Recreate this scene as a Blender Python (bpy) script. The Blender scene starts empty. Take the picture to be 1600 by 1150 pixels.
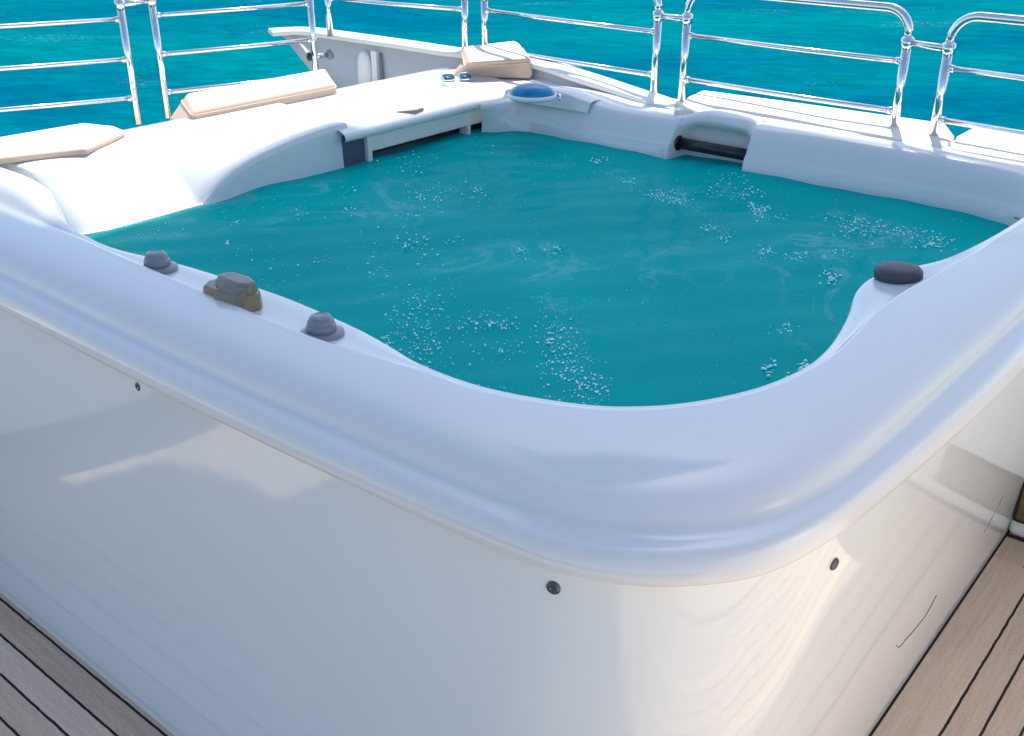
import bpy, bmesh, math, random
from mathutils import Vector, Matrix
random.seed(7)
# ------------------------------------------------------------------ camera, sky, sun
FP=1621.0; TH=math.atan(790/FP); CT,ST=math.cos(TH),math.sin(TH); CAMH=1.85
scene=bpy.context.scene
C=scene.collection
cam=bpy.data.cameras.new('camera'); camo=bpy.data.objects.new('camera',cam); C.objects.link(camo)
cam.sensor_width=36; cam.lens=36*FP/1600; cam.clip_end=20000; cam.clip_start=.02
camo.location=(0,0,CAMH); camo.rotation_euler=(math.pi/2-TH,0,0)
scene.camera=camo
SEL=math.radians(58); SAZ=math.atan2(.22,.97)
w=bpy.data.worlds.new('World'); scene.world=w; w.use_nodes=True
nt=w.node_tree; bg=nt.nodes['Background']
sky=nt.nodes.new('ShaderNodeTexSky'); sky.sky_type='NISHITA'; sky.sun_disc=False
sky.sun_elevation=SEL; sky.sun_rotation=SAZ; sky.air_density=1.0; sky.dust_density=1.2; sky.ozone_density=1.0
nt.links.new(sky.outputs[0],bg.inputs[0]); bg.inputs[1].default_value=.13
sl=bpy.data.lights.new('sun','SUN'); sl.energy=4.2; sl.angle=math.radians(.5); sl.color=(1,.95,.87)
so=bpy.data.objects.new('sun',sl); C.objects.link(so)
SD=Vector((math.cos(SEL)*math.sin(SAZ),math.cos(SEL)*math.cos(SAZ),math.sin(SEL)))
so.rotation_euler=SD.to_track_quat('Z','Y').to_euler(); so.location=(0,0,20)
scene.view_settings.view_transform='Standard'; scene.view_settings.look='None'
scene.view_settings.exposure=.84; scene.view_settings.gamma=1

# ------------------------------------------------------------------ frames of reference
# the tub stands at an angle to the view: a runs along its left front side, b along its right front side
AA=math.atan(2190/1803); AX=Vector((-math.sin(AA),math.cos(AA),0))
BB=math.atan(1485/1803); BX=Vector((math.sin(BB),math.cos(BB),0))
OR=Vector((.1769,1.0133,0))
def W(a,b,z): return OR+AX*a+BX*b+Vector((0,0,z))
def at(px,py,z):
    u=575-py; l=px-800; f=FP*CT+u*ST; d=FP*ST-u*CT; k=(CAMH-z)/d
    return Vector((l*k,f*k,z))
def loc(px,py,z):
    p=at(px,py,z)-OR; return (p.dot(AX),p.dot(BX))
# ------------------------------------------------------------------ materials
def newmat(n):
    m=bpy.data.materials.new(n); m.use_nodes=True
    return m,m.node_tree,m.node_tree.nodes['Principled BSDF']
def mat(n,col,rough=.5,metal=0,spec=.5,bump=0,bscale=20,var=0,vscale=3,coat=0,alpha=None,rvar=0,dist=.002):
    m,t,p=newmat(n)
    p.inputs['Base Color'].default_value=(*col,1); p.inputs['Roughness'].default_value=rough
    p.inputs['Metallic'].default_value=metal; p.inputs['Specular IOR Level'].default_value=spec
    p.inputs['Coat Weight'].default_value=coat; p.inputs['Coat Roughness'].default_value=.04
    tc=t.nodes.new('ShaderNodeTexCoord')
    if var:
        nz=t.nodes.new('ShaderNodeTexNoise'); nz.inputs['Scale'].default_value=vscale; nz.inputs['Detail'].default_value=6
        t.links.new(tc.outputs['Object'],nz.inputs['Vector'])
        mx=t.nodes.new('ShaderNodeMix'); mx.data_type='RGBA'
        mx.inputs[6].default_value=(*[c*(1-var) for c in col],1); mx.inputs[7].default_value=(*[min(1,c*(1+var)) for c in col],1)
        t.links.new(nz.outputs['Fac'],mx.inputs[0]); t.links.new(mx.outputs[2],p.inputs['Base Color'])
    if rvar:
        n3=t.nodes.new('ShaderNodeTexNoise'); n3.inputs['Scale'].default_value=5; n3.inputs['Detail'].default_value=5
        t.links.new(tc.outputs['Object'],n3.inputs['Vector'])
        mr=t.nodes.new('ShaderNodeMapRange'); mr.inputs['To Min'].default_value=max(.01,rough-rvar); mr.inputs['To Max'].default_value=rough+rvar
        t.links.new(n3.outputs['Fac'],mr.inputs['Value']); t.links.new(mr.outputs[0],p.inputs['Roughness'])
    if bump:
        n2=t.nodes.new('ShaderNodeTexNoise'); n2.inputs['Scale'].default_value=bscale; n2.inputs['Detail'].default_value=3
        t.links.new(tc.outputs['Object'],n2.inputs['Vector'])
        b=t.nodes.new('ShaderNodeBump'); b.inputs['Strength'].default_value=bump; b.inputs['Distance'].default_value=dist
        t.links.new(n2.outputs['Fac'],b.inputs['Height']); t.links.new(b.outputs[0],p.inputs['Normal'])
    return m
M={}
M['gel']=mat('gelcoat',(.72,.77,.785),.06,spec=.65,bump=.25,bscale=2.2,dist=.006,rvar=.04)
M['acryl']=mat('acrylic',(.69,.70,.70),.15,spec=.6,coat=.12,bump=.15,bscale=3,dist=.003,rvar=.03)
M['white']=mat('white_paint',(.80,.79,.77),.3,spec=.5,var=.03,vscale=4)
M['greywhite']=mat('bulwark_paint',(.66,.65,.63),.35,var=.04)
M['backrest']=mat('peach_vinyl',(.74,.54,.41),.6,spec=.3,bump=.5,bscale=120,var=.03,vscale=8,dist=.0006)
M['cushion']=mat('vinyl_cushion',(.80,.74,.66),.6,spec=.3,bump=.5,bscale=120,var=.03,vscale=8,dist=.0006)
M['tan']=mat('tan_piping',(.45,.30,.18),.7)
M['bounce_cream']=mat('bounce_cream',(.88,.74,.59),.4)  # warm tint picked for the light this colour bounces
M['steel']=mat('polished_steel',(.80,.79,.78),.1,metal=1,bump=.1,bscale=25,rvar=.05)
M['black']=mat('black_rubber',(.012,.014,.02),.3)
M['dark']=mat('dark_grey_plastic',(.07,.085,.12),.4,var=.1)
M['knob']=mat('grey_plastic',(.20,.225,.255),.3,spec=.5,var=.12,vscale=30)
M['pad']=mat('charcoal_pad',(.055,.06,.075),.55,var=.15,vscale=40,bump=.3,bscale=90)
M['bronze']=mat('bronze_plastic',(.24,.185,.095),.3,var=.3,vscale=25,metal=.1)
M['bronze2']=mat('grey_lever',(.17,.17,.13),.3,var=.2,vscale=25)
M['fascia']=mat('fascia_grey',(.76,.71,.65),.35,var=.04,vscale=15)
M['bolt']=mat('bolt_steel',(.10,.11,.12),.3,metal=.7,var=.3,vscale=200)
M['blue']=mat('blue_glass',(.0,.21,.44),.25,spec=.35,coat=.15,var=.5,vscale=25)
M['lens']=mat('sunglass_lens',(.02,.10,.17),.05,spec=.8,coat=.5)
M['frame']=mat('sunglass_frame',(.35,.50,.52),.25)
M['brass']=mat('weathered_brass',(.16,.13,.05),.4,metal=.4,var=.3,vscale=20)
M['olive']=mat('olive_label',(.35,.33,.22),.5)
# deck: planks parallel to the tub's sides, caulked seams, mitred along the corner diagonal
def deck_mat():
    m,t,p=newmat('teak_deck'); N=t.nodes.new; L=t.links.new
    def mth(op,a,b=None,c=None):
        n=N('ShaderNodeMath'); n.operation=op
        for i,v in enumerate((a,b,c)):
            if v is None: continue
            if isinstance(v,(int,float)): n.inputs[i].default_value=v
            else: L(v,n.inputs[i])
        return n.outputs[0]
    tc=N('ShaderNodeTexCoord'); sx=N('ShaderNodeSeparateXYZ')
    wn=N('ShaderNodeTexNoise'); wn.inputs['Scale'].default_value=24; wn.inputs['Detail'].default_value=2
    L(tc.outputs['Object'],wn.inputs['Vector'])
    L(tc.outputs['Object'],sx.inputs[0])
    wob=mth('MULTIPLY',mth('SUBTRACT',wn.outputs['Fac'],.5),.0045)
    isl=mth('GREATER_THAN',sx.outputs[0],sx.outputs[1])       # left of the mitre: planks run along a
    def pick(l,r): return mth('ADD',mth('MULTIPLY',l,isl),mth('MULTIPLY',r,mth('SUBTRACT',1,isl)))
    v0=mth('MULTIPLY',pick(sx.outputs[1],sx.outputs[0]),-1)
    off=pick(mth('ADD',0,.010),mth('ADD',0,-.017))
    v=mth('ADD',mth('SUBTRACT',v0,off),wob)
    u=pick(sx.outputs[0],sx.outputs[1])
    pw=.0735
    q=mth('DIVIDE',v,pw); q=pick(q,mth('MAXIMUM',q,1.001)); fl=mth('FLOOR',q); fr=mth('SUBTRACT',q,fl)
    d=mth('MINIMUM',fr,mth('SUBTRACT',1,fr))
    seam=mth('LESS_THAN',d,.045)
    margin=mth('MULTIPLY',mth('GREATER_THAN',0.0,v),1)        # wide margin board by the right side has no seam inside
    # butt joints
    rw=N('ShaderNodeTexWhiteNoise'); rw.noise_dimensions='1D'; L(fl,rw.inputs['W'])
    uu=mth('ADD',mth('DIVIDE',u,2.3),rw.outputs['Value']); ff=mth('FRACT',uu)
    butt=mth('LESS_THAN',ff,.0016)
    line=mth('MAXIMUM',mth('MULTIPLY',seam,mth('GREATER_THAN',v,-.02)),butt)
    keep=mth('MAXIMUM',isl,mth('GREATER_THAN',v0,.09)); line=mth('MULTIPLY',line,keep)
    base=N('ShaderNodeMath'); base.operation='LESS_THAN'; L(v0,base.inputs[0]); base.inputs[1].default_value=.007
    line=mth('MAXIMUM',line,mth('MULTIPLY',base.outputs[0],mth('SUBTRACT',1,isl)))
    # grain
    cx=N('ShaderNodeCombineXYZ'); L(mth('MULTIPLY',u,3),cx.inputs[0]); L(mth('MULTIPLY',v0,70),cx.inputs[1]); L(fl,cx.inputs[2])
    g=N('ShaderNodeTexNoise'); g.inputs['Scale'].default_value=1.3; g.inputs['Detail'].default_value=7; g.inputs['Roughness'].default_value=.7; L(cx.outputs[0],g.inputs['Vector'])
    g2=N('ShaderNodeTexNoise'); g2.inputs['Scale'].default_value=130; g2.inputs['Detail'].default_value=3; L(tc.outputs['Object'],g2.inputs['Vector'])
    r=N('ShaderNodeTexWhiteNoise'); r.noise_dimensions='2D'
    c2=N('ShaderNodeCombineXYZ'); L(fl,c2.inputs[0]); L(mth('FLOOR',uu),c2.inputs[1]); L(c2.outputs[0],r.inputs['Vector'])
    f=mth('ADD',mth('MULTIPLY',g.outputs['Fac'],.6),mth('ADD',mth('MULTIPLY',g2.outputs['Fac'],.35),mth('MULTIPLY',r.outputs['Value'],.25)))
    cr=N('ShaderNodeValToRGB'); cr.color_ramp.elements[0].position=.3; cr.color_ramp.elements[1].position=.95
    cr.color_ramp.elements[0].color=(.42,.29,.20,1); cr.color_ramp.elements[1].color=(.88,.68,.51,1); L(f,cr.inputs[0])
    mx=N('ShaderNodeMix'); mx.data_type='RGBA'; L(line,mx.inputs[0]); L(cr.outputs[0],mx.inputs[6]); mx.inputs[7].default_value=(.008,.009,.012,1)
    L(mx.outputs[2],p.inputs['Base Color']); p.inputs['Roughness'].default_value=.6; p.inputs['Specular IOR Level'].default_value=.3
    b=N('ShaderNodeBump'); b.inputs['Strength'].default_value=.5; b.inputs['Distance'].default_value=.002
    L(mth('SUBTRACT',mth('MULTIPLY',g.outputs['Fac'],.4),line),b.inputs['Height']); L(b.outputs[0],p.inputs['Normal'])
    return m
M['deck']=deck_mat()
def sea_mat():
    m,t,p=newmat('sea_water'); N=t.nodes.new; L=t.links.new
    tc=N('ShaderNodeTexCoord')
    mp=N('ShaderNodeMapping'); mp.inputs['Scale'].default_value=(.65,1.05,1); mp.inputs['Rotation'].default_value=(0,0,math.radians(6)); L(tc.outputs['Object'],mp.inputs[0])
    def nz(sc,de,ro=.5,src=mp,di=0):
        n=N('ShaderNodeTexNoise'); n.inputs['Scale'].default_value=sc; n.inputs['Detail'].default_value=de; n.inputs['Roughness'].default_value=ro
        n.inputs['Distortion'].default_value=di; L(src.outputs[0],n.inputs['Vector']); return n
    n1=nz(.075,3); n2=nz(.9,6,.65,di=.4); n3=nz(3.5,4,.6)
    cr=N('ShaderNodeValToRGB'); e=cr.color_ramp.elements
    e[0].position=.40; e[0].color=(.0,.098,.162,1); e[1].position=.60; e[1].color=(.0,.142,.172,1)
    L(n1.outputs['Fac'],cr.inputs[0])
    r2=N('ShaderNodeMapRange'); r2.inputs['From Min'].default_value=.3; r2.inputs['From Max'].default_value=.7; r2.inputs['To Min'].default_value=.80; r2.inputs['To Max'].default_value=1.2
    L(n2.outputs['Fac'],r2.inputs['Value'])
    mu=N('ShaderNodeMix'); mu.data_type='RGBA'; mu.blend_type='MULTIPLY'; mu.inputs[0].default_value=1; L(cr.outputs[0],mu.inputs[6])
    L(r2.outputs[0],mu.inputs[7])
    # small whitecaps in a few bands
    n4=nz(.16,3,.5,di=1.0); n5=nz(6,3,.8)
    a=N('ShaderNodeMapRange'); a.inputs['From Min'].default_value=.60; a.inputs['From Max'].default_value=.68; L(n4.outputs['Fac'],a.inputs['Value'])
    b=N('ShaderNodeMapRange'); b.inputs['From Min'].default_value=.58; b.inputs['From Max'].default_value=.68; L(n5.outputs['Fac'],b.inputs['Value'])
    ab=N('ShaderNodeMath'); ab.operation='MULTIPLY'; L(a.outputs[0],ab.inputs[0]); L(b.outputs[0],ab.inputs[1])
    ab2=N('ShaderNodeMath'); ab2.operation='MULTIPLY'; L(ab.outputs[0],ab2.inputs[0]); ab2.inputs[1].default_value=.6
    mf=N('ShaderNodeMix'); mf.data_type='RGBA'; L(ab2.outputs[0],mf.inputs[0]); L(mu.outputs[2],mf.inputs[6]); mf.inputs[7].default_value=(.35,.55,.55,1)
    L(mf.outputs[2],p.inputs['Base Color'])
    p.inputs['Roughness'].default_value=.25; p.inputs['Specular IOR Level'].default_value=.0
    ad=N('ShaderNodeMath'); ad.operation='MULTIPLY_ADD'; L(n3.outputs['Fac'],ad.inputs[0]); ad.inputs[1].default_value=.3; L(n2.outputs['Fac'],ad.inputs[2])
    bp=N('ShaderNodeBump'); bp.inputs['Strength'].default_value=1; bp.inputs['Distance'].default_value=.28; L(ad.outputs[0],bp.inputs['Height']); L(bp.outputs[0],p.inputs['Normal'])
    return m
M['sea']=sea_mat()
def tub_water_mat():
    m,t,p=newmat('tub_water'); N=t.nodes.new; L=t.links.new
    tc=N('ShaderNodeTexCoord')
    def nz(sc,de,ro=.5,di=0):
        n=N('ShaderNodeTexNoise'); n.inputs['Scale'].default_value=sc; n.inputs['Detail'].default_value=de; n.inputs['Roughness'].default_value=ro
        n.inputs['Distortion'].default_value=di; L(tc.outputs['Object'],n.inputs['Vector']); return n
    n1=nz(1.1,3); n2=nz(2.2,5,.6,1.6); n3=nz(9,4); n4=nz(1.6,2)
    cr=N('ShaderNodeValToRGB'); e=cr.color_ramp.elements
    e[0].position=.3; e[0].color=(.0,.345,.325,1); e[1].position=.7; e[1].color=(.0,.42,.385,1); L(n1.outputs['Fac'],cr.inputs[0])
    # drifting pale foam wisps, thin ridges of a warped noise
    d=N('ShaderNodeMath'); d.operation='SUBTRACT'; L(n2.outputs['Fac'],d.inputs[0]); d.inputs[1].default_value=.5
    ab=N('ShaderNodeMath'); ab.operation='ABSOLUTE'; L(d.outputs[0],ab.inputs[0])
    r=N('ShaderNodeMapRange'); r.inputs['From Min'].default_value=.0; r.inputs['From Max'].default_value=.035; r.inputs['To Min'].default_value=.22; r.inputs['To Max'].default_value=0; L(ab.outputs[0],r.inputs['Value'])
    k=N('ShaderNodeMapRange'); k.inputs['From Min'].default_value=.52; k.inputs['From Max'].default_value=.66; L(n4.outputs['Fac'],k.inputs['Value'])
    mu=N('ShaderNodeMath'); mu.operation='MULTIPLY'; L(r.outputs[0],mu.inputs[0]); L(k.outputs[0],mu.inputs[1])
    mx=N('ShaderNodeMix'); mx.data_type='RGBA'; L(mu.outputs[0],mx.inputs[0]); L(cr.outputs[0],mx.inputs[6]); mx.inputs[7].default_value=(.45,.62,.68,1)
    L(mx.outputs[2],p.inputs['Base Color'])
    p.inputs['Roughness'].default_value=.22; p.inputs['Specular IOR Level'].default_value=0; p.inputs['Coat Weight'].default_value=.10; p.inputs['Coat IOR'].default_value=1.33; p.inputs['Coat Roughness'].default_value=.12
    bp=N('ShaderNodeBump'); bp.inputs['Strength'].default_value=.5; bp.inputs['Distance'].default_value=.012; L(n3.outputs['Fac'],bp.inputs['Height']); L(bp.outputs[0],p.inputs['Normal'])
    return m
M['water']=tub_water_mat()
M['foam']=mat('foam_bubble',(.60,.98,1.0),.12,spec=1.0)

# ------------------------------------------------------------------ object helpers
def tag(o,label=None,cat=None,group=None,kind=None):
    if label: o['label']=label
    if cat: o['category']=cat
    if group: o['group']=group
    if kind: o['kind']=kind
    return o
def thing(name,loc_,label,cat,group=None):
    o=bpy.data.objects.new(name,None); C.objects.link(o); o.location=loc_; o.empty_display_size=.1
    return tag(o,label,cat,group)
def world_loc(o):
    v=Vector(o.location)
    while o.parent: o=o.parent; v+=Vector(o.location)
    return v
def link(name,bm,m,parent=None,smooth=True,bevel=0,seg=3,sub=0,ang=40,solid=0):
    """bm is in world coordinates; stored relative to the parent"""
    bmesh.ops.recalc_face_normals(bm,faces=bm.faces[:])
    off=world_loc(parent) if parent else Vector((0,0,0))
    if parent is None:
        # own origin at the base centre
        xs=[v.co for v in bm.verts]; off=Vector(((min(c.x for c in xs)+max(c.x for c in xs))/2,(min(c.y for c in xs)+max(c.y for c in xs))/2,min(c.z for c in xs)))
    for v in bm.verts: v.co-=off
    me=bpy.data.meshes.new(name); bm.to_mesh(me); bm.free()
    me.materials.append(m if not isinstance(m,str) else M[m])
    for f in me.polygons: f.use_smooth=smooth
    o=bpy.data.objects.new(name,me); C.objects.link(o)
    if parent: o.parent=parent
    else: o.location=off
    if solid:
        s=o.modifiers.new('s','SOLIDIFY'); s.thickness=solid; s.offset=-1
    if bevel:
        b=o.modifiers.new('b','BEVEL'); b.width=bevel; b.segments=seg; b.limit_method='ANGLE'; b.angle_limit=math.radians(30); b.harden_normals=True
    if sub:
        s=o.modifiers.new('u','SUBSURF'); s.levels=sub; s.render_levels=sub
    return o
def cr(p0,p1,p2,p3,t):
    return tuple(.5*((2*b)+(-a+c)*t+(2*a-5*b+4*c-d)*t*t+(-a+3*b-3*c+d)*t**3) for a,b,c,d in zip(p0,p1,p2,p3))
def spline(pts,n,closed=False):
    out=[]; N_=len(pts); R=range(N_ if closed else N_-1)
    for i in R:
        p0=pts[(i-1)%N_] if closed or i>0 else tuple(2*a-b for a,b in zip(pts[0],pts[1]))
        p3=pts[(i+2)%N_] if closed or i<N_-2 else tuple(2*a-b for a,b in zip(pts[-1],pts[-2]))
        for k in range(n): out.append(cr(p0,pts[i],pts[(i+1)%N_],p3,k/n))
    if not closed: out.append(tuple(pts[-1]))
    return out
def smooth_path(pts,n): return [Vector(p) for p in spline([tuple(p) for p in pts],n)]
def grid(rows,n1=6,n2=3,bm=None):
    """rows: control grid of (a,b,z); smooth surface in world coordinates"""
    rows=[spline([tuple(p) for p in r],n2) for r in rows]
    cols=[spline([r[j] for r in rows],n1) for j in range(len(rows[0]))]
    bm=bm or bmesh.new()
    vs=[[bm.verts.new(W(*p)) for p in c] for c in cols]
    for i in range(len(vs)-1):
        for j in range(len(vs[0])-1):
            bm.faces.new((vs[i][j],vs[i+1][j],vs[i+1][j+1],vs[i][j+1]))
    return bm
def prism(poly,z0,z1,bm=None):
    """poly: world xy points"""
    bm=bm or bmesh.new()
    def zz(z,i): return z[i] if isinstance(z,(list,tuple)) else z
    lo=[bm.verts.new((p[0],p[1],zz(z0,i))) for i,p in enumerate(poly)]
    hi=[bm.verts.new((p[0],p[1],zz(z1,i))) for i,p in enumerate(poly)]
    n=len(poly)
    bm.faces.new(lo[::-1]); bm.faces.new(hi)
    for i in range(n): bm.faces.new((lo[i],lo[(i+1)%n],hi[(i+1)%n],hi[i]))
    return bm
def hexa(lo,hi,bm=None):
    bm=bm or bmesh.new(); n=len(lo)
    L_=[bm.verts.new(p) for p in lo]; H_=[bm.verts.new(p) for p in hi]
    bm.faces.new(L_[::-1]); bm.faces.new(H_)
    for i in range(n): bm.faces.new((L_[i],L_[(i+1)%n],H_[(i+1)%n],H_[i]))
    return bm
def AB(pts): return [W(a,b,0) for a,b in pts]
def tube(path,r,bm=None,seg=12,caps=True):
    bm=bm or bmesh.new(); path=[Vector(p) for p in path]; rings=[]
    t=(path[1]-path[0]).normalized(); nrm=t.orthogonal().normalized()
    for i,p in enumerate(path):
        t2=(path[min(i+1,len(path)-1)]-path[max(i-1,0)]).normalized()
        nrm=(nrm-t2*nrm.dot(t2)).normalized(); bn=t2.cross(nrm)
        rr=r[i] if isinstance(r,(list,tuple)) else r
        rings.append([bm.verts.new(p+(nrm*math.cos(2*math.pi*k/seg)+bn*math.sin(2*math.pi*k/seg))*rr) for k in range(seg)])
    for i in range(len(rings)-1):
        for k in range(seg): bm.faces.new((rings[i][k],rings[i][(k+1)%seg],rings[i+1][(k+1)%seg],rings[i+1][k]))
    if caps: bm.faces.new(rings[0][::-1]); bm.faces.new(rings[-1])
    return bm
def lathe(prof,cen,axis=Vector((0,0,1)),seg=32,sx=1,sy=1,xdir=None,bm=None):
    bm=bm or bmesh.new(); axis=axis.normalized(); x=(xdir or axis.orthogonal()).normalized(); y=axis.cross(x); rings=[]
    for r,h in prof:
        rings.append([bm.verts.new(Vector(cen)+axis*h+x*(r*sx*math.cos(2*math.pi*k/seg))+y*(r*sy*math.sin(2*math.pi*k/seg))) for k in range(seg)])
    for i in range(len(rings)-1):
        for k in range(seg): bm.faces.new((rings[i][k],rings[i][(k+1)%seg],rings[i+1][(k+1)%seg],rings[i+1][k]))
    bm.faces.new(rings[0][::-1]); bm.faces.new(rings[-1])
    return bm

# ------------------------------------------------------------------ setting: sea and deck
bm=bmesh.new()
for p in ((-6000,-6000),(6000,-6000),(6000,9000),(-6000,9000)): bm.verts.new((p[0],p[1],-6))
bm.faces.new(bm.verts[:]); o=link('sea',bm,'sea'); tag(o,kind='structure')
bm=bmesh.new()
def rawdeck():
    bm=bmesh.new()
    pts=[(-4.2,-6),(4.6,-6),(4.6,2.4),(3.3,2.9),(-4.2,2.9)]
    lo=[bm.verts.new((a,b,-.06)) for a,b in pts]; hi=[bm.verts.new((a,b,0)) for a,b in pts]
    bm.faces.new(lo[::-1]); bm.faces.new(hi)
    for i in range(5): bm.faces.new((lo[i],lo[(i+1)%5],hi[(i+1)%5],hi[i]))
    bmesh.ops.recalc_face_normals(bm,faces=bm.faces[:])
    me=bpy.data.meshes.new('deck'); bm.to_mesh(me); bm.free(); me.materials.append(M['deck'])
    o=bpy.data.objects.new('deck',me); C.objects.link(o)
    # local X = a, local Y = b (the frame is left-handed in plan, so build the matrix directly)
    me.transform(Matrix(((AX.x,BX.x,0,OR.x),(AX.y,BX.y,0,OR.y),(0,0,1,0),(0,0,0,1))))
    me.flip_normals()
    return tag(o,kind='structure')
deck=rawdeck()
# give the deck shader its a/b coordinates through a helper mapping of world axes
t=M['deck'].node_tree
tcn=[n for n in t.nodes if n.type=='TEX_COORD'][0]
links=[(l.to_socket) for l in tcn.outputs['Object'].links]
sub=t.nodes.new('ShaderNodeVectorMath'); sub.operation='SUBTRACT'; sub.inputs[1].default_value=OR; t.links.new(tcn.outputs['Object'],sub.inputs[0])
da=t.nodes.new('ShaderNodeVectorMath'); da.operation='DOT_PRODUCT'; da.inputs[1].default_value=AX; t.links.new(sub.outputs[0],da.inputs[0])
db=t.nodes.new('ShaderNodeVectorMath'); db.operation='DOT_PRODUCT'; db.inputs[1].default_value=BX; t.links.new(sub.outputs[0],db.inputs[0])
cc=t.nodes.new('ShaderNodeCombineXYZ'); t.links.new(da.outputs['Value'],cc.inputs[0]); t.links.new(db.outputs['Value'],cc.inputs[1])
for s in links: t.links.new(cc.outputs[0],s)

# ------------------------------------------------------------------ the hot tub
WZ=.84
tub=thing('hot_tub',W(1.2,1.2,0),'large white glossy hot tub filled with turquoise water set into the boat deck','hot tub')
# stations round the two near sides: out = lip bottom, rid = crest line, inn = inner edge, st = drop of the control strip
ST_=[ # out(a,b)      ridge(a,b)    inner(a,b)  step
 ((2.95,.070),(2.95,.255),(2.95,.27),0),
 ((2.45,.070),(2.45,.255),(2.45,.27),0),
 ((2.15,.070),(2.15,.255),(2.15,.27),0),
 ((1.92,.070),(1.92,.260),(1.92,.275),0),
 ((1.78,.070),(1.78,.262),(1.77,.285),.006),
 ((1.66,.068),(1.66,.258),(1.67,.300),.016),
 ((1.50,.066),(1.50,.252),(1.51,.335),.020),
 ((1.30,.064),(1.30,.245),(1.31,.355),.022),
 ((1.12,.064),(1.12,.238),(1.14,.362),.022),
 ((.92,.066),(.92,.235),(.92,.345),.020),
 ((.76,.068),(.77,.248),(.79,.315),.012),
 ((.60,.072),(.64,.262),(.67,.285),.003),
 ((.44,.076),(.50,.262),(.52,.285),0),
 ((.25,.090),(.355,.315),(.37,.335),0),
 ((.13,.135),(.27,.375),(.285,.392),0),
 ((.045,.205),(.205,.452),(.22,.468),0),
 ((-.015,.295),(.150,.560),(.165,.575),0),
 ((-.048,.43),(.122,.680),(.137,.690),0),
 ((-.062,.58),(.118,.780),(.136,.785),.002),
 ((-.072,.78),(.128,.900),(.158,.905),.012),
 ((-.080,.98),(.142,1.03),(.195,1.05),.020),
 ((-.085,1.14),(.140,1.16),(.232,1.18),.022),
 ((-.088,1.27),(.126,1.29),(.228,1.30),.020),
 ((-.090,1.42),(.112,1.43),(.150,1.44),.010),
 ((-.090,1.60),(.090,1.61),(.108,1.61),0),
 ((-.090,1.85),(.075,1.86),(.090,1.86),0),
 ((-.090,2.2),(.070,2.2),(.085,2.2),0),
 ((-.090,2.9),(.070,2.9),(.085,2.9),0)]
def hump_at(a):
    # raised headrest moulding at the left end: 0..1
    x=(a-1.80)/.42
    x=max(0,min(1,x)); return x*x*(3-2*x)
rows=[]
outer_line=[]
for k,(o_,r_,i_,st) in enumerate(ST_):
    o2=Vector(o_); r2=Vector(r_); i2=Vector(i_); d=(o2-r2); L_=d.length; d.normalize()
    zc=1.052
    def q(f,z): p=o2.lerp(r2,f); return (p.x,p.y,z)
    def e(x,z): p=o2+d*x; return (p.x,p.y,z)
    outer_line.append((o2,d))
    inw=(i2-r2).normalized() if (i2-r2).length>1e-4 else -d
    h=hump_at(r_[0]) if r_[1]<.3 and r_[0]>1.7 else 0
    row=[e(-.03,.930),e(-.004,.930),e(.010,.9315),e(.021,.935),e(.027,.942),e(.0265,.953),e(.021,.968),e(.008,.983),q(.085,.989),q(.13,.997),q(.16,1.008),q(.21,1.021),q(.31,1.034),q(.48,1.044),q(.72,1.050),q(.9,zc),
         (r2.x,r2.y,zc)]
    nw=r2+inw*min(.008,(i2-r2).length*.3)
    mid=r2.lerp(i2,.55)
    tail=[(nw.x,nw.y,zc-st*.8),(mid.x,mid.y,zc-st-.001),(i2.x,i2.y,zc-st-.004)]
    a2=i2+inw*.012; a3=i2+inw*.035; a4=i2+inw*.10
    tail+=[(a2.x,a2.y,zc-st-.022),(a3.x,a3.y,WZ+.03),(a4.x,a4.y,WZ-.25)]
    if h>0:
        a=r_[0]
        hp=[(a,.275,zc+.004),(a,.305,zc+.034),(a,.35,zc+.048),(a,.395,zc+.030),(a,.425,zc-.05),(a,.435,WZ-.25)]
        tail=[tuple(x*(1-h)+y*h for x,y in zip(u,v)) for u,v in zip(tail,hp)]
    rows.append(row+tail)
bm=grid(rows,5,3)
link('rim',bm,'acryl',tub)
# cabinet: two skirt faces and the rounded corner; flares slightly from base to lip
base=[(2.95,.004),(2.0,.004),(1.3,.004),(.9,.004),(.6,.006),(.44,.012),(.30,.030),(.19,.075),(.11,.14),(.06,.22),(.03,.33),(.012,.46),(.003,.62),(0,.85),(0,1.3),(0,1.8),(0,2.9)]
top=[(2.95,.085),(2.0,.085),(1.3,.082),(.9,.080),(.6,.085),(.44,.092),(.27,.105),(.165,.145),(.085,.205),(.03,.285),(-.005,.37),(-.03,.47),(-.045,.62),(-.058,.85),(-.068,1.3),(-.07,1.8),(-.07,2.9)]
rows=[]
for (a0,b0),(a1,b1) in zip(base,top):
    rows.append([(a0+(a1-a0)*f,b0+(b1-b0)*f,z) for f,z in ((-.01,-.02),(0,.0),(.06,.06),(.3,.28),(.55,.52),(.8,.74),(.97,.90),(1,.945))])
cab=link('cabinet',grid(rows,6,2),'gel',tub)
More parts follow.
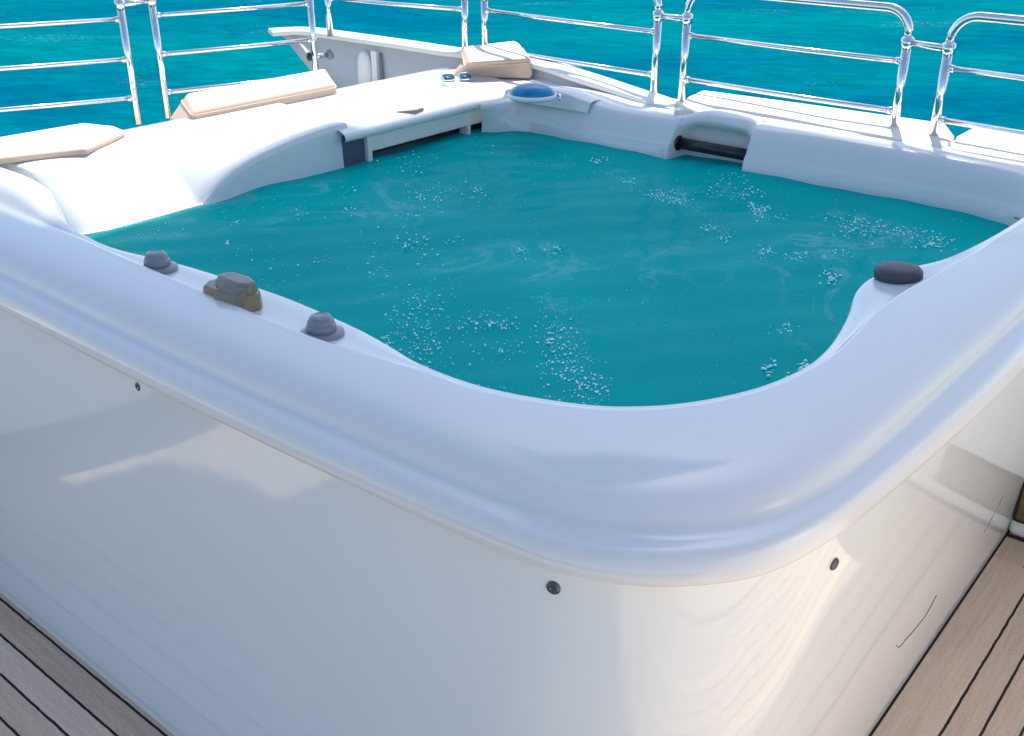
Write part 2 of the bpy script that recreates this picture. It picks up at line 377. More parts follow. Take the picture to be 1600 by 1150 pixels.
# bolts on the cabinet (screw caps under the lip)
def cab_at(px,py):
    # find the point of the skirt seen at that place: march along the sight line until it enters the skirt
    best=None
    for i in range(400,3400):
        z=i/4000
        a,b=loc(px,py,z)
        f=z/.945
        if a>.5: ins=b-(.004+(.082-.004)*f)
        else: ins=a-(-.064*f)
        if best is None or abs(ins)<abs(best[0]): best=(ins,a,b,z)
    return best[1:]
def bolt_at(p,nrm,r):
    b=lathe([(r*1.25,-.004),(r*1.3,.0005),(r*1.15,.002),(r*1.0,.002),(r*.95,.0035),(r*.55,.0045),(r*.5,.0025),(r*.1,.002)],p,nrm,20)
    link('bolt',b,'bolt',tub)
NB=-BX+Vector((0,0,-.07)); NA=-AX+Vector((0,0,-.07))
bolt_at(W(1.285,.0805,.885),NB,.0085)
# corner bolts sit on the curved skirt: positions read off the loft
cabme=cab.data; off=world_loc(tub)
def nearest(px,py):
    best=None
    for f in cabme.polygons:
        c_=Vector(f.center)+off; v=c_-Vector((0,0,CAMH))
        zc=v.y*CT-v.z*ST; yc=v.y*ST+v.z*CT; X=800+FP*v.x/zc; Y=575-FP*yc/zc
        dd=(X-px)**2+(Y-py)**2
        if best is None or dd<best[0]: best=(dd,c_,Vector(f.normal))
    n=best[1:][1]
    if n.dot(Vector((0,-1,0)))<0: n=-n
    c_=best[1]
    # slide to the exact place on the facet plane
    p=at(px,py,0); ray=(p-Vector((0,0,CAMH))).normalized(); o0=Vector((0,0,CAMH))
    t_=(c_-o0).dot(n)/ray.dot(n)
    return o0+ray*t_,n
for px,py,r in ((865,918,.0088),(1303,881,.0088),(1586,575,.0085)):
    p,n=nearest(px,py); bolt_at(p+n*.001,n,r)
def on_cab(px,py):
    p,n=nearest(px,py); return p+n*.0008
link('scratch',tube([on_cab(*q) for q in ((1400,1008),(1404,1012),(1412,1003),(1430,982),(1446,962),(1463,930))],.0008,seg=5),'dark',cab)
link('scratch',tube([on_cab(*q) for q in ((1537,832),(1548,812),(1558,794),(1567,775))],.0007,seg=5),'knob',cab)
# far-left liner wall: profile along a for stations in b
def interp(x,xs,ys):
    if x<=xs[0]: return ys[0]
    for i in range(len(xs)-1):
        if x<=xs[i+1]:
            t=(x-xs[i])/(xs[i+1]-xs[i]); return ys[i]+(ys[i+1]-ys[i])*t
    return ys[-1]
ZK=[p for p in spline([(1.0,.842),(1.03,.862),(1.08,.893),(1.16,.926),(1.27,.953),(1.40,.974),(1.52,.986),(1.62,.991),(1.70,.984)],8)]
def wall_left():
    R=[]
    n_=96
    bs=[.30,.45,.545,.566]+[.57+(.66-.57)*k/14 for k in range(15)]+[.66+(1.66-.66)*k/n_ for k in range(1,n_+1)]
    for b in bs:
        if b<.568:
            R.append([(3.0,b,.5+.38*k/13) for k in range(14)]); continue
        sh=0
        if b<.66: sh=.085*(1-math.sqrt(max(0,1-((.66-b)/.09)**2)))
        zb=max(.842,interp(b,[p[0] for p in ZK],[p[1] for p in ZK]))
        zt=1.006; at_=2.605
        h=zb-.84
        pts=[(2.355,.5),(2.368,.80),(2.371,.84),(2.373,.84+h*.35),(2.376,.84+h*.75),(2.380,zb-.004 if h>.01 else zb-.001),(2.390,zb+.004)]
        a0_,z0_=2.390,zb+.004
        for f in (.2,.45,.75): pts.append((a0_+(at_-a0_)*f,z0_+(zt-z0_)*f))
        pts+=[(at_+.01,zt+.003),(2.70,1.013),(2.82,1.013),(3.0,.97)]
        R.append([(a+sh*max(0,1-(a-2.355)/.4),b,z-sh*.12) for a,z in pts])
    return R
link('liner_wall',grid(wall_left(),1,3),'acryl',tub)
# skimmer bay at the far end of that wall
rows=[]
for b in (1.61,1.9,2.2,2.42,2.50,2.60,2.68):
    k=0 if b<2.45 else (b-2.42)*.6
    rows.append([(2.355,b,.930),(2.340,b,.938),(2.336,b,.950),(2.342,b,.962),(2.362,b,.972),(2.42,b,.985),(2.50,b,.990),(2.62,b,1.0),(2.76,b,1.003),(2.85,b,1.0),(2.98,b,.97)])
link('coaming_ledge',grid(rows,5,3),'acryl',tub)
link('skimmer_fascia',prism(AB([(2.354,1.735),(2.354,2.455),(2.388,2.455),(2.388,1.735)]),.872,.945),'fascia',tub,bevel=.006)
link('skimmer_post',prism(AB([(2.350,1.730),(2.350,1.752),(2.40,1.752),(2.40,1.730)]),.70,.944),'fascia',tub,bevel=.003)
link('skimmer_post',prism(AB([(2.350,2.29),(2.350,2.308),(2.40,2.308),(2.40,2.29)]),.70,.9),'fascia',tub,bevel=.003)
link('skimmer_throat',prism(AB([(2.402,1.66),(2.402,2.46),(2.47,2.46),(2.47,1.66)]),.6,.94),'black',tub)
link('side_panel',prism(AB([(2.366,1.625),(2.366,1.728),(2.40,1.728),(2.40,1.625)]),.70,.952),'dark',tub,bevel=.003)
# pillar between skimmer and far-right wall
rows=[[(2.36,2.36,.5),(2.345,2.37,.84),(2.335,2.36,.90),(2.325,2.34,.945),(2.335,2.36,.965)],
      [(2.31,2.40,.5),(2.30,2.41,.84),(2.295,2.42,.90),(2.29,2.44,.945),(2.30,2.47,.965)],
      [(2.25,2.46,.5),(2.25,2.47,.84),(2.25,2.50,.90),(2.25,2.53,.955),(2.26,2.58,.975)],
      [(2.15,2.48,.5),(2.15,2.50,.84),(2.15,2.53,.91),(2.15,2.56,.965),(2.15,2.60,.985)]]
link('corner_pillar',grid(rows,6,4),'acryl',tub)
# far-right liner wall: profile in b for stations in a; a pocket holds the black grab bar
def wall_right():
    R=[]
    def st(a,pr,dz=0,db=0): R.append([(a,b+db,z+dz*(max(0,z-.84)/.15)) for b,z in pr])
    P=[(2.475,.5),(2.49,.84),(2.51,.90),(2.53,.94),(2.545,.965),(2.565,.982),(2.60,.990),(2.66,.992),(2.74,.985),(2.86,.95)]
    st(2.24,P); st(2.15,P,.006); st(2.02,P,.010,-.02); st(1.92,P,.004,-.02); st(1.78,P,-.010,-.01); st(1.62,P,-.010); st(1.54,P,-.006)
    st(1.515,P,-.004)
    Q=[(2.60,.5),(2.60,.84),(2.605,.90),(2.60,.935),(2.580,.958),(2.575,.978),(2.595,.996),(2.64,1.001),(2.74,.985),(2.86,.95)]
    Q2=[(2.59,.5),(2.59,.84),(2.585,.89),(2.572,.92),(2.56,.95),(2.57,.975),(2.60,.988),(2.66,.992),(2.74,.985),(2.86,.95)]
    st(1.500,Q2); st(1.46,Q); st(1.40,Q,.010); st(1.30,Q,.008); st(1.24,Q,.002); st(1.215,Q2)
    st(1.20,P,.002); st(1.17,P,.002); st(1.0,P,.004,.01); st(.75,P,.004,.02); st(.55,P,.002,.02); st(.40,P,0,.01); st(.28,P,0,-.02); st(.20,P,0,-.08); st(.14,P,0,-.2); st(.09,P,0,-.42)
    return R
link('liner_wall',grid(wall_right(),5,4),'acryl',tub)
g=link('grab_bar',tube([W(1.515,2.555,.886),W(1.35,2.555,.886),W(1.205,2.555,.886)],.0215,seg=20),'black',tub)
link('grab_bar_flange',tube([W(1.518,2.555,.886),W(1.503,2.555,.886)],.029,seg=20),'black',g)
# faint moulded jet plate on the far-right wall
# slot label on the coaming
link('slot_label',prism([tuple(at(x,y,0.986).xy) for x,y in ((620,174),(650,172),(662,168),(640,169))],.96,.986),'olive',tub,bevel=.001)
# basin floor below the water
link('basin',prism(AB([(.25,.4),(2.6,.4),(2.6,2.6),(.25,2.6)]),.30,.34),'acryl',tub)
# control knobs
def dome(px,py):
    p=at(px,py,1.031)
    f=link('knob_flange',lathe([(.042,-.004),(.044,.002),(.043,.006),(.036,.010),(.029,.011)],p),'knob',tub)
    link('air_knob',lathe([(.0275,.009),(.0290,.012),(.0285,.0215),(.0278,.0228),(.0262,.0232),(.0252,.030),(.0205,.0385),(.012,.0425),(.0115,.0418),(.003,.0422)],p,seg=36),'knob',f)
dome(247,421); dome(503,523)
p=at(364,474,1.03)
u_=AX*-1; v_=BX; DS=1.18
def rp(x,y,z): return p+u_*(x*DS)+v_*(y*DS*.95)+Vector((0,0,z*DS))
oct_=[(-.062,-.012),(-.045,-.034),(.03,-.038),(.06,-.022),(.063,.014),(.045,.034),(-.03,.038),(-.058,.02)]
dv=link('diverter_body',hexa([rp(x,y,-.002) for x,y in oct_],[rp(x*.92,y*.9,.032) for x,y in oct_]),'bronze',tub,bevel=.007,seg=3)
lev=[(-.040,-.012),(-.02,-.024),(.040,-.026),(.058,-.010),(.055,.016),(.02,.028),(-.03,.022)]
link('diverter_lever',hexa([rp(x,y+.004,.028) for x,y in lev],[rp(x*.85+.004,y*.75+.006,.050) for x,y in lev]),'bronze2',dv,bevel=.008,seg=3)
link('diverter_grip',hexa([rp(x,y,z) for x,y,z in ((-.005,-.040,.006),(.055,-.036,.004),(.060,-.008,.006),(.0,-.012,.01))],[rp(x,y,z) for x,y,z in ((.0,-.036,.036),(.05,-.03,.034),(.056,-.006,.046),(.004,-.01,.048))]),'bronze2',dv,bevel=.005,seg=3)
p=at(1403,432,1.032)
link('diverter_pad',lathe([(.050,-.006),(.053,.002),(.052,.014),(.046,.021),(.025,.025),(.005,.026)],p,seg=40,sx=1,sy=.86,xdir=Vector((1,0.1,0)),bm=None),'pad',tub)
# hook-like crease at the right corner of the water line
link('drain_hook',tube(smooth_path([at(1585,340,.90),at(1592,342,.90),at(1593,350,.89),at(1588,358,.88)],5),.003,seg=8),'knob',tub)

# ------------------------------------------------------------------ tub water and bubbles
bm=bmesh.new()
n=90; a0,a1,b0,b1=.10,2.64,.25,2.62
vs=[[None]*(n+1) for _ in range(n+1)]
for i in range(n+1):
    for j in range(n+1):
        a=a0+(a1-a0)*i/n; b=b0+(b1-b0)*j/n
        z=WZ+.0035*math.sin(a*9+b*4+1.3*math.sin(b*5))+.003*math.sin(b*13-a*6+math.sin(a*7))+.0015*math.sin(a*31+b*23)
        vs[i][j]=bm.verts.new(W(a,b,z))
for i in range(n):
    for j in range(n): bm.faces.new((vs[i][j],vs[i+1][j],vs[i+1][j+1],vs[i][j+1]))
o=link('water',bm,'water'); tag(o,kind='structure')
CL=[ # cx,cy,rx,ry,n,size  bubble clusters on the surface
 (630,255,45,30,22,1.0),(655,310,45,35,34,1),(700,300,30,12,16,.8),(650,385,28,22,26,1),(590,425,25,50,18,1),(655,470,50,22,40,.9),(640,530,75,45,120,.9),(600,500,40,30,36,.9),
 (760,505,60,14,45,.9),(785,545,30,14,18,.9),(870,545,34,50,80,1.05),(905,590,40,35,60,.9),(930,600,25,22,26,1),(770,610,40,10,14,.9),(870,625,50,8,10,.9),
 (815,395,10,14,12,.9),(860,390,14,12,12,.9),(715,375,25,8,9,.8),(720,435,45,20,9,.8),(745,300,20,16,14,.9),(760,230,30,8,12,.8),(935,250,16,6,14,1.2),(985,280,18,8,16,.9),
 (1035,300,26,14,80,.8),(1060,312,20,10,40,.8),(1110,355,16,8,22,.8),(1135,370,14,7,16,.8),(1160,300,30,14,24,1),(1185,330,16,10,40,1.2),(1215,345,22,8,22,.9),(1262,368,18,9,24,1),(1195,395,18,10,24,1),(1245,400,22,7,22,.9),
 (1330,345,36,12,44,1),(1360,360,50,14,56,1),(1420,362,26,9,30,1),(1460,378,30,12,46,1),(1370,320,14,5,5,1.2),(1310,395,30,7,14,1),(1300,435,14,10,22,1.1),(1225,520,25,22,26,1),(1265,545,14,20,22,1),(1200,575,14,10,14,1.3),(1255,572,12,8,14,1.4),(1230,590,8,6,5,1.3),
 (1155,268,40,14,40,.9),(1120,290,30,16,16,.8),(355,377,6,8,6,1.1),(375,350,14,8,7,1),(470,358,16,5,22,.8),(445,290,8,5,4,1),(545,330,14,10,6,1),(550,295,14,8,5,1),(480,345,40,16,8,.7),(250,360,40,10,7,.8),(430,400,50,20,6,.9),(505,405,20,8,6,.8)]
bub=bmesh.new()
ico=bmesh.new(); bmesh.ops.create_icosphere(ico,subdivisions=2,radius=1); 
IV=[v.co.copy() for v in ico.verts]; IF=[[v.index for v in f.verts] for f in ico.faces]; ico.free()
def bubble(p,r):
    vv=[bub.verts.new((p.x+c.x*r,p.y+c.y*r,p.z+c.z*r*.7)) for c in IV]
    for f in IF: bub.faces.new([vv[i] for i in f])
rnd=random.Random(3)
cnt=0
for cx,cy,rx,ry,nn,sz in CL:
    for k in range(int(nn*1.6)):
        x=cx+rnd.gauss(0,.55)*rx; y=cy+rnd.gauss(0,.55)*ry
        p=at(x,y,WZ+.002); a=(p-OR).dot(AX); b=(p-OR).dot(BX)
        if not(.3<a<2.33 and .5<b<2.46): 
            if not (.1<a and .4<b<2.46 and a<2.3): continue
        r=1.15*rnd.choice((.0008,.0011,.0014,.0018,.0022,.003))*sz*(.75+.25*p.length/2.5)
        bubble(p,r); cnt+=1
arcs=[[(840,420),(850,470),(880,520),(915,560),(945,600)],[(960,268),(1020,282),(1070,318),(1130,362)],[(640,270),(655,320),(600,420),(590,480)]]
for arc in arcs:
    q_=[at(x,y,WZ+.002) for x,y in arc]
    for k in range(260):
        i=rnd.randrange(len(q_)-1); p=q_[i].lerp(q_[i+1],rnd.random())+Vector((rnd.gauss(0,.022),rnd.gauss(0,.03),0))
        bubble(p,rnd.choice((.0005,.0007,.0009,.0012)))
for k in range(1300):
    a=rnd.uniform(.35,2.3); b=rnd.uniform(.5,2.45); bubble(W(a,b,WZ+.002),rnd.choice((.0006,.0008,.0010,.0014)))
o=link('water_bubbles',bub,'foam'); tag(o,'small pale bubbles scattered over the turquoise tub water','bubbles',kind='stuff')

# ------------------------------------------------------------------ surrounding coaming, ledges, cushions
co=thing('deck_coaming',W(3.0,1.5,0),'white moulded coaming surrounding the far sides of the hot tub','coaming')
# raised corner around the skimmer side
bm=prism(AB([(2.80,1.55),(3.02,1.55),(2.98,1.8),(2.90,2.15),(2.86,2.74),(2.66,2.86),(1.9,2.86),(1.9,2.64),(2.80,2.58)]),.2,.985)
link('raised_platform',bm,'white',co,bevel=.02,seg=4)
# lower ledge on the left edge of the boat
e_=[at(x,y,.79).xy for x,y in ((-1500,330),(-300,262),(0,219),(130,195),(198,201),(290,192),(400,160),(478,124))]
bm=prism([tuple(p) for p in e_]+[tuple(W(2.9,2.62,0).xy),tuple(W(2.9,-3.5,0).xy)],.10,.79)
link('side_ledge',bm,'white',co,bevel=.03,seg=4)
bm=prism(AB([(-3.2,2.70),(2.3,2.70),(2.62,2.80),(2.62,2.90),(-3.2,2.92)]),.3,.972)
link('far_ledge',bm,'white',co,bevel=.02,seg=4)
# raised hump on the corner that carries the blue lamp
rows=[]
for a,hh in ((2.34,.0),(2.28,.012),(2.20,.022),(2.10,.024),(2.02,.020),(1.95,.008),(1.90,0)):
    rows.append([(a,2.50,.955),(a,2.515,.975+hh),(a,2.53,.992+hh),(a,2.60,.993+hh),(a,2.68,.985+hh*.5),(a,2.74,.97)])
link('lamp_mound',grid(rows,5,4),'acryl',co)

def cushion(name,lo,hi,label,cat,group,bev=.02,front=None,m='cushion',piping=True):
    c_=sum((Vector(p) for p in lo),Vector())/len(lo)
    t_=thing(name,(c_.x,c_.y,min(p[2] for p in lo)),label,cat,group)
    body=link('cushion_body',hexa(lo,hi),'cushion',t_,bevel=bev,seg=5)
    if m!='cushion':
        body.data.materials.append(M[m])          # tan side panels under a cream top
        for f in body.data.polygons:
            if f.normal.z<.85: f.material_index=1
    if piping:
        e=[Vector(lo[i]).lerp(Vector(hi[i]),.70) for i in range(len(lo))]
        cen=sum(e,Vector())/len(e)
        e=[x+(cen-x).normalized()*-.001 for x in e]
        k=.93
        path=[]
        n_=len(e)
        for i in range(n_):
            a_=e[i]; p_=e[i-1]; nx=e[(i+1)%n_]
            d1=(p_-a_).normalized(); d2=(nx-a_).normalized()
            path+= [a_+d1*bev*1.0, a_+(d1+d2)*bev*.30, a_+d2*bev*1.0]
        path.append(path[0])
        link('piping',tube(path,.0035,seg=6,caps=False),'tan' if piping=='tan' else m,t_)
    return t_
def V3(a,b,z): return W(a,b,z)
# backrest cushion 1
cushion('backrest_cushion',[V3(2.755,1.235,.985),V3(2.765,1.97,.985),V3(2.96,2.07,.985),V3(2.96,1.29,.985)],
  [V3(2.775,1.29,1.046),V3(2.77,1.96,1.046),V3(2.93,2.05,1.078),V3(2.93,1.37,1.078)],
  'long cream backrest cushion standing at the left rail, tan side facing the tub','cushion','cream backrest cushions',bev=.016,m='backrest')
# backrest cushion 2, across the far corner
cushion('backrest_cushion',[at(702,121,.99),at(832,124,.99),at(838,104,.99),at(722,96,.99)],
  [at(737,97,1.075),at(832,89,1.075),at(806,62,1.10),at(722,72,1.10)],
  'short cream backrest cushion across the far corner behind the sunglasses','cushion','cream backrest cushions',bev=.02,m='backrest')
# seat cushions
cp=[(-200,275),(0,245),(135,231),(196,203),(180,196),(130,191),(0,213),(-200,247)]
hi_=[at(x,y,1.036) for x,y in cp]
cushion('seat_cushion',[Vector((p.x,p.y,1.010)) for p in hi_],hi_,
  'cream seat cushion with tan edge, cut off by the left edge of the picture','cushion','cream seat cushions',bev=.014,m='backrest',piping=False)
def flat_cush(pts,z,th,label):
    hi=[at(x,y,z+(dz if (dz:=d) else 0)) for x,y,d in pts]
    lo=[Vector((p.x,p.y,p.z-th)) for p in hi]
    return cushion('seat_cushion',lo,hi,label,'cushion','cream seat cushions',bev=.012,piping=False)
flat_cush([(1052,172,0),(1120,173,0),(1180,185,0),(1330,208,0),(1478,229,0),(1492,210,.02),(1478,192,.02),(1250,160,.02),(1098,140,.02),(1075,150,.02)],1.0,.028,'cream seat cushion along the far rail, right behind the black grab bar')
flat_cush([(1484,231,0),(1600,251,0),(1760,275,0),(1760,236,.02),(1600,211,.02),(1518,199,.02),(1496,210,.02)],1.0,.028,'cream seat cushion at the right edge, below the rightmost rail')

# ------------------------------------------------------------------ bulwark with cap
bw=thing('bulwark',W(3.2,2.8,0),'off-white inner bulwark wall with bright cap rail behind the backrest cushions','bulwark')
zc=1.06
cap=[at(423,47,zc),at(470,45,zc),at(520,51,zc),at(620,65,zc),at(700,77,zc),at(760,84,zc),at(840,96,zc-.005),at(920,121,zc-.025),at(1000,147,zc-.055),at(1045,163,zc-.07)]
def offs(path,d):
    out=[]
    for i,p in enumerate(path):
        t_=(path[min(i+1,len(path)-1)]-path[max(i-1,0)]); t_.z=0; t_.normalize()
        out.append(p+Vector((-t_.y,t_.x,0))*d)
    return out
cs=smooth_path(cap,5)
inn=offs(cs,-.035); outp=offs(cs,.09)
bm=bmesh.new(); secs=[]
for i,(p,q) in enumerate(zip(inn,outp)):
    secs.append([bm.verts.new(v) for v in (p-Vector((0,0,.028)),p-Vector((0,0,.008)),p.lerp(q,.12),q.lerp(p,.12),q-Vector((0,0,.008)),q-Vector((0,0,.028)))])
for i in range(len(secs)-1):
    for k in range(6): bm.faces.new((secs[i][k],secs[i][(k+1)%6],secs[i+1][(k+1)%6],secs[i+1][k]))
bm.faces.new(secs[0]); bm.faces.new(secs[-1][::-1])
link('cap_rail',bm,'white',bw,bevel=.006)
inn2=offs(cs,-.015); out2=offs(cs,.07)
bm=bmesh.new(); secs=[]
def resample(path,d0,n):
    ac=[0]
    for p,q in zip(path,path[1:]): ac.append(ac[-1]+(q-p).length)
    out=[]
    for k in range(n):
        x=d0+(ac[-1]-d0)*k/(n-1); i=0
        while i<len(path)-2 and ac[i+1]<x: i+=1
        out.append(path[i].lerp(path[i+1],(x-ac[i])/(ac[i+1]-ac[i])))
    return out
NS=48
tops=[resample(x,.06,NS) for x in (inn2,out2)]; bots=[resample(x,1.05,NS) for x in (inn2,out2)]
for i in range(NS):
    secs.append([bm.verts.new(v) for v in (Vector((*bots[0][i].xy,.2)),tops[0][i]-Vector((0,0,.027)),tops[1][i]-Vector((0,0,.027)),Vector((*bots[1][i].xy,.2)))])
for i in range(len(secs)-1):
    for k in range(4): bm.faces.new((secs[i][k],secs[i][(k+1)%4],secs[i+1][(k+1)%4],secs[i+1][k]))
bm.faces.new(secs[0]); bm.faces.new(secs[-1][::-1])
link('inner_wall',bm,'greywhite',bw)
# white pod (folded lamp) fixed on the bulwark
i0=min(range(len(inn2)),key=lambda i:abs(800+FP*inn2[i].x/(inn2[i].y*CT-(zc-CAMH)*ST)-585))
pp=inn2[i0]; tdir=(inn2[i0+1]-inn2[i0-1]).normalized(); nd=Vector((tdir.y,-tdir.x,0))
if nd.y>0: nd=-nd
pod=thing('pod_lamp',(pp.x,pp.y,.80),'white rounded vertical pod mounted on the grey bulwark wall','lamp')
link('shell',lathe([(.012,0),(.034,.012),(.045,.05),(.047,.12),(.043,.18),(.030,.215),(.008,.225)],pp+nd*.035+Vector((0,0,-.285)),seg=24,sx=1,sy=.55,xdir=tdir),'white',pod)
link('back_plate',prism([tuple(v.xy) for v in (pp+tdir*.045+nd*.002,pp+tdir*.085+nd*.002,pp+tdir*.085+nd*.035,pp+tdir*.045+nd*.035)],.76,zc-.05),'white',pod,bevel=.008)
link('bracket',tube([pp+tdir*.098+nd*.012+Vector((0,0,-.06)),pp+tdir*.105+nd*.012+Vector((0,0,-.27))],.006,seg=8),'knob',pod)

# ------------------------------------------------------------------ railings
ZB=1.235; SP=.17; PR=.0155
def rail(p0,p1,label,bases,bars=3,toplink=True,curve=None,leans=(0,0)):
    """p0,p1: image places of the highest intermediate bar at its two posts"""
    A0=at(*p0,ZB); A1=at(*p1,ZB)
    t_=thing('rail_section',(A0.x,A0.y,bases[0]),label,'railing','stainless steel rail sections round the deck edge')
    d=(A1-A0).normalized(); L_=(A1-A0).length
    def P(x,z,l=0): return Vector((A0.x,A0.y,0))+Vector((d.x,d.y,0))*x+Vector((0,0,z))
    r=.085; zt=ZB+SP
    # hoop = the two posts and the top tube in one bend; split: posts below the bend are parts
    hoop=[P(0,zt-r)]
    for k in range(1,9):
        an=math.pi/2*k/8; hoop.append(P(r-r*math.cos(an),zt-r+r*math.sin(an)))
    for k in range(8):
        an=math.pi/2*(1-k/8); hoop.append(P(L_-r+r*math.cos(an),zt-r+r*math.sin(an)))
    hoop.append(P(L_,zt-r))
    link('top_rail',tube(hoop,PR,seg=14),'steel',t_)
    link('post',tube([P(0+leans[0],bases[0]),P(0,zt-r)],PR,seg=14),'steel',t_)
    link('post',tube([P(L_+leans[1],bases[1]),P(L_,zt-r)],PR,seg=14),'steel',t_)
    for k in range(bars):
        z=ZB-SP*k
        f0=leans[0]*(zt-r-z)/(zt-r-bases[0]); f1=leans[1]*(zt-r-z)/(zt-r-bases[1])
        b=link('bar',tube([P(f0,z),P(L_*.5,z-.002),P(L_+f1,z)],.0095,seg=10),'steel',t_)
        link('collar',tube([P(f0-.0,z)+d*.012,P(f0,z)+d*.030],.0125,seg=10),'steel',b)
        link('collar',tube([P(L_+f1,z)-d*.012,P(L_+f1,z)-d*.030],.0125,seg=10),'steel',b)
    return A0,A1,t_
def joint(A,Bp,parent):
    z=ZB+.062
    p=Vector((A.x,A.y,z)); q=Vector((Bp.x,Bp.y,z)); dd=(q-p).normalized()
    l=link('link_bar',tube([p,q],.0115,seg=10),'steel',parent)
    link('clamp',tube([p-Vector((0,0,.016)),p+Vector((0,0,.016))],.0215,seg=14),'steel',l)
    link('clamp',tube([q-Vector((0,0,.016)),q+Vector((0,0,.016))],.0215,seg=14),'steel',l)
r0=rail((-310,58),(191,30),'rail section at the left edge of the picture, seen as three bright bars',(.78,.78))
r1=rail((240,24),(485,5),'rail section behind the long backrest cushion, ending at the bulwark',(.78,.78))
r2=rail((512,-3),(726,15),'rail section standing on the bulwark cap behind the white pod',(1.05,1.05),bars=1)
r3=rail((757,16),(1027,50),'rail section behind the blue dome lamp, right of the short backrest cushion',(1.03,.95),bars=2)
r4=rail((1072,55),(1413,96),'complete rounded rail section behind the seat cushion by the grab bar',(.93,.93),bars=3)
r5=rail((1477,106),(1960,168),'rail section at the right edge of the picture with a rounded corner',(.93,.93),bars=3)
joint(r0[1],r1[0],r0[2]); joint(r2[1],r3[0],r2[2]); joint(r3[1],r4[0],r3[2]); joint(r4[1],r5[0],r4[2])
# round fitting through the last left post
q=r1[1]; q=Vector((q.x,q.y,.985)); dd=(r1[1]-r1[0]); dd.z=0; dd.normalize()
link('rail_fitting',tube([q-dd*.03,q+dd*.075],.012,seg=10),'steel',r1[2])
link('fitting_knob',lathe([(.012,0),(.026,.004),(.028,.014),(.020,.026),(.006,.030)],q+dd*.07,dd,20),'knob',r1[2])
link('fitting_knob',lathe([(.012,0),(.022,.004),(.022,.014),(.006,.022)],q-dd*.02,-dd,20),'black',r1[2])
# rails going on beyond the left edge of the frame
prev=r0
for k in range(2):
    dv_=Vector((r0[0].x-r0[1].x,r0[0].y-r0[1].y,0)); s_=dv_.normalized()
    A0=r0[0]+s_*(.09+k*1.2); 
    # mirrored continuation, same make
    A1=A0+s_*1.1
    t_=thing('rail_section',(A0.x,A0.y,.84),('rail section first beyond the left edge of the picture','rail section second beyond the left edge of the picture')[k],'railing','stainless steel rail sections round the deck edge')
    r=.085; zt=ZB+SP
    hoop=[Vector((A0.x,A0.y,.84)),Vector((A0.x,A0.y,zt-r))]
    for m_ in range(1,9):
        an=math.pi/2*m_/8; hoop.append(Vector((A0.x,A0.y,0))+s_*(r-r*math.cos(an))+Vector((0,0,zt-r+r*math.sin(an))))
    for m_ in range(8):
        an=math.pi/2*(1-m_/8); hoop.append(Vector((A0.x,A0.y,0))+s_*(1.1-r+r*math.cos(an))+Vector((0,0,zt-r+r*math.sin(an))))
    hoop+=[Vector((A1.x,A1.y,zt-r)),Vector((A1.x,A1.y,.84))]
    link('top_rail',tube(hoop,PR,seg=12),'steel',t_)
    for m_ in range(3): link('bar',tube([Vector((A0.x,A0.y,ZB-SP*m_)),Vector((A1.x,A1.y,ZB-SP*m_))],.0095,seg=8),'steel',t_)

# ------------------------------------------------------------------ small things on the coaming
# sunglasses
s0=at(716,127,1.0); sg=thing('sunglasses',s0,'pair of sunglasses with blue lenses lying on the white coaming','sunglasses')
ex=(at(745,124,1.0)-at(690,127,1.0)).normalized(); ey=Vector((0,0,1))*.55+Vector((-ex.y,ex.x,0))*.83; ez=ex.cross(ey)
def rr(cx,w_,h_,n_=20,k=.7):
    out=[]
    for i in range(n_):
        an=2*math.pi*i/n_; c_,s_=math.cos(an),math.sin(an)
        x=math.copysign(abs(c_)**k,c_)*w_; y=math.copysign(abs(s_)**k,s_)*h_; out.append((cx+x,y))
    return out
for cx in (-.038,.038):
    pts=[s0+ex*x+ey*(y+.026) for x,y in rr(cx,.029,.021)]
    fr=link('frame',tube(pts+[pts[0]],.0035,seg=8,caps=False),'frame',sg)
    link('lens',hexa([p-ez*.001 for p in pts],[p+ez*.001 for p in pts]),'lens',fr)
link('bridge',tube([s0+ex*-.01+ey*.033,s0+ex*0+ey*.036,s0+ex*.01+ey*.033],.003,seg=8),'frame',sg)
for sgn in (-1,1):
    h_=s0+ex*(.067*sgn)+ey*.036
    back=Vector((ex.y,-ex.x,0))
    if back.y>0: back=-back
    if sgn<0: link('temple',tube(smooth_path([h_,h_+back*.05+Vector((0,0,-.01)),s0+ex*-.085+back*.07+Vector((0,0,.004)),s0+ex*-.070+back*.115+Vector((0,0,.003))],5),.003,seg=8),'frame',sg)
    else: link('temple',tube(smooth_path([h_,h_-back*.04+Vector((0,0,-.01)),h_-back*.10+Vector((0,0,-.022))],5),.003,seg=8),'frame',sg)
# blue dome lamp
bp_=at(832,150,1.015); bl=thing('dome_lamp',bp_,'glossy blue oval dome on the far corner of the coaming','lamp')
xd=Vector((1,.05,0))
link('dome_base',lathe([(.088,-.012),(.098,-.004),(.101,.004),(.097,.009),(.090,.010)],bp_,seg=40,sy=.92,xdir=xd),'white',bl)
link('dome',lathe([(.090,.008),(.090,.014),(.083,.026),(.066,.038),(.044,.046),(.020,.050),(.003,.051)],bp_,seg=40,sy=.92,xdir=xd),'blue',bl)
link('clip',tube([bp_+Vector((.092,-.01,.004)),bp_+Vector((.108,-.02,.008)),bp_+Vector((.106,-.04,-.006))],.006,seg=8),'steel',bl)

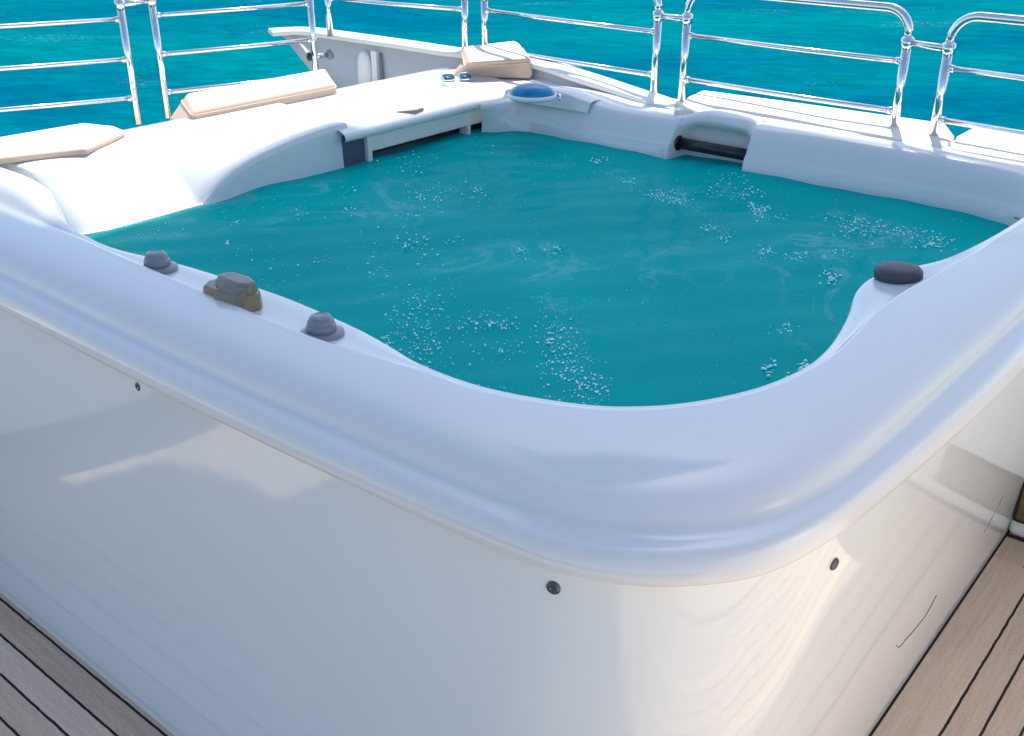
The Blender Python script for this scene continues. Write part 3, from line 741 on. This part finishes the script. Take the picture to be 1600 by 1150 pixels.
# ------------------------------------------------------------------ right side: low cabin wall with brass louvre
cw=thing('side_wall',W(-1.0,2.4,0),'low white wall meeting the tub at the right edge of the deck','wall')
link('wall_panel',prism(AB([(-.002,2.10),(-3.4,2.10),(-3.4,2.7),(-.002,2.7)]),0,.95),'gel',cw,bevel=.02,seg=4)
lv=link('louvre_frame',hexa([W(-.008,2.085,.060),W(-.30,2.085,.060),W(-.30,2.11,.060),W(-.008,2.11,.060)],[W(-.008,2.085,.205),W(-.30,2.085,.205),W(-.30,2.11,.205),W(-.008,2.11,.205)]),'black',cw,bevel=.008,seg=3)
link('louvre',hexa([W(-.020,2.080,.074),W(-.285,2.080,.074),W(-.285,2.1,.074),W(-.020,2.1,.074)],[W(-.020,2.080,.192),W(-.285,2.080,.192),W(-.285,2.1,.192),W(-.020,2.1,.192)]),'brass',lv,bevel=.003)
link('base_seal',tube([W(-.002,2.094,.004),W(-.5,2.094,.004),W(-3.3,2.094,.004)],.005,seg=6),'black',cw)

# ------------------------------------------------------------------ outside the frame: unseen pieces set to shade the tub, show in its gloss and bounce light
hz=7.4; SH=(hz-1)/math.tan(SEL)
def sh(a,b):
    p=W(a,b,0)+Vector((math.sin(SAZ),math.cos(SAZ),0))*SH
    return (p.x,p.y)
ht=thing('shade_roof',(0,0,hz),'unseen white roof above the hot tub, its outline cut to shape the shade','roof')
link('roof_panel',prism([sh(*p) for p in ((2.22,2.63),(2.33,2.50),(2.375,2.35),(2.375,1.75),(2.43,1.68),(2.43,1.0),(2.415,.95),(2.425,.68),(2.46,.56),(2.40,.50),(1.84,.25),(2.9,.245),(2.9,-.25),(2.35,-.4),(2.15,-1.4),(1.4,-2.6),(-.5,-2.4),(-.25,-.5),(-.10,.6),(-.10,2.63))],hz,hz+.08),'white',ht,bevel=.02)  # outline cut so the shadow follows the wanted shade edges
for k in range(6):
    b0=-.98-k*.56; w_=(.44,.26,.44,.16,.44,.40)[k]  # unseen cushions added as pale blocks for the lip to reflect
    cushion('backrest_cushion',[W(3.02,b0,.79),W(3.02,b0-w_,.79),W(3.60,b0-w_,.79),W(3.60,b0,.79)],[W(3.0,b0,.86),W(3.0,b0-w_,.86),W(3.52,b0-w_,1.22),W(3.52,b0,1.22)],
      ('first','second','third','fourth','fifth','sixth')[k]+' unseen cream cushion added along the left rail for reflections, counted from the left edge of the picture','cushion','unseen cushions added for reflections',bev=.03)
rb=thing('bounce_slope',W(-2.4,-1.5,0),'unseen cream slope added to bounce warm light onto the tub','bounce_slope')
link('sloped_side',hexa([W(-1.0,-.7,0),W(-1.0,1.7,0),W(-3.2,1.7,0),W(-3.2,-.7,0)],[W(-2.35,-.4,2.1),W(-2.35,1.2,2.1),W(-3.2,1.2,2.1),W(-3.2,-.4,2.1)]),'bounce_cream',rb,bevel=.03)  # added out of view to throw warm light on the right face
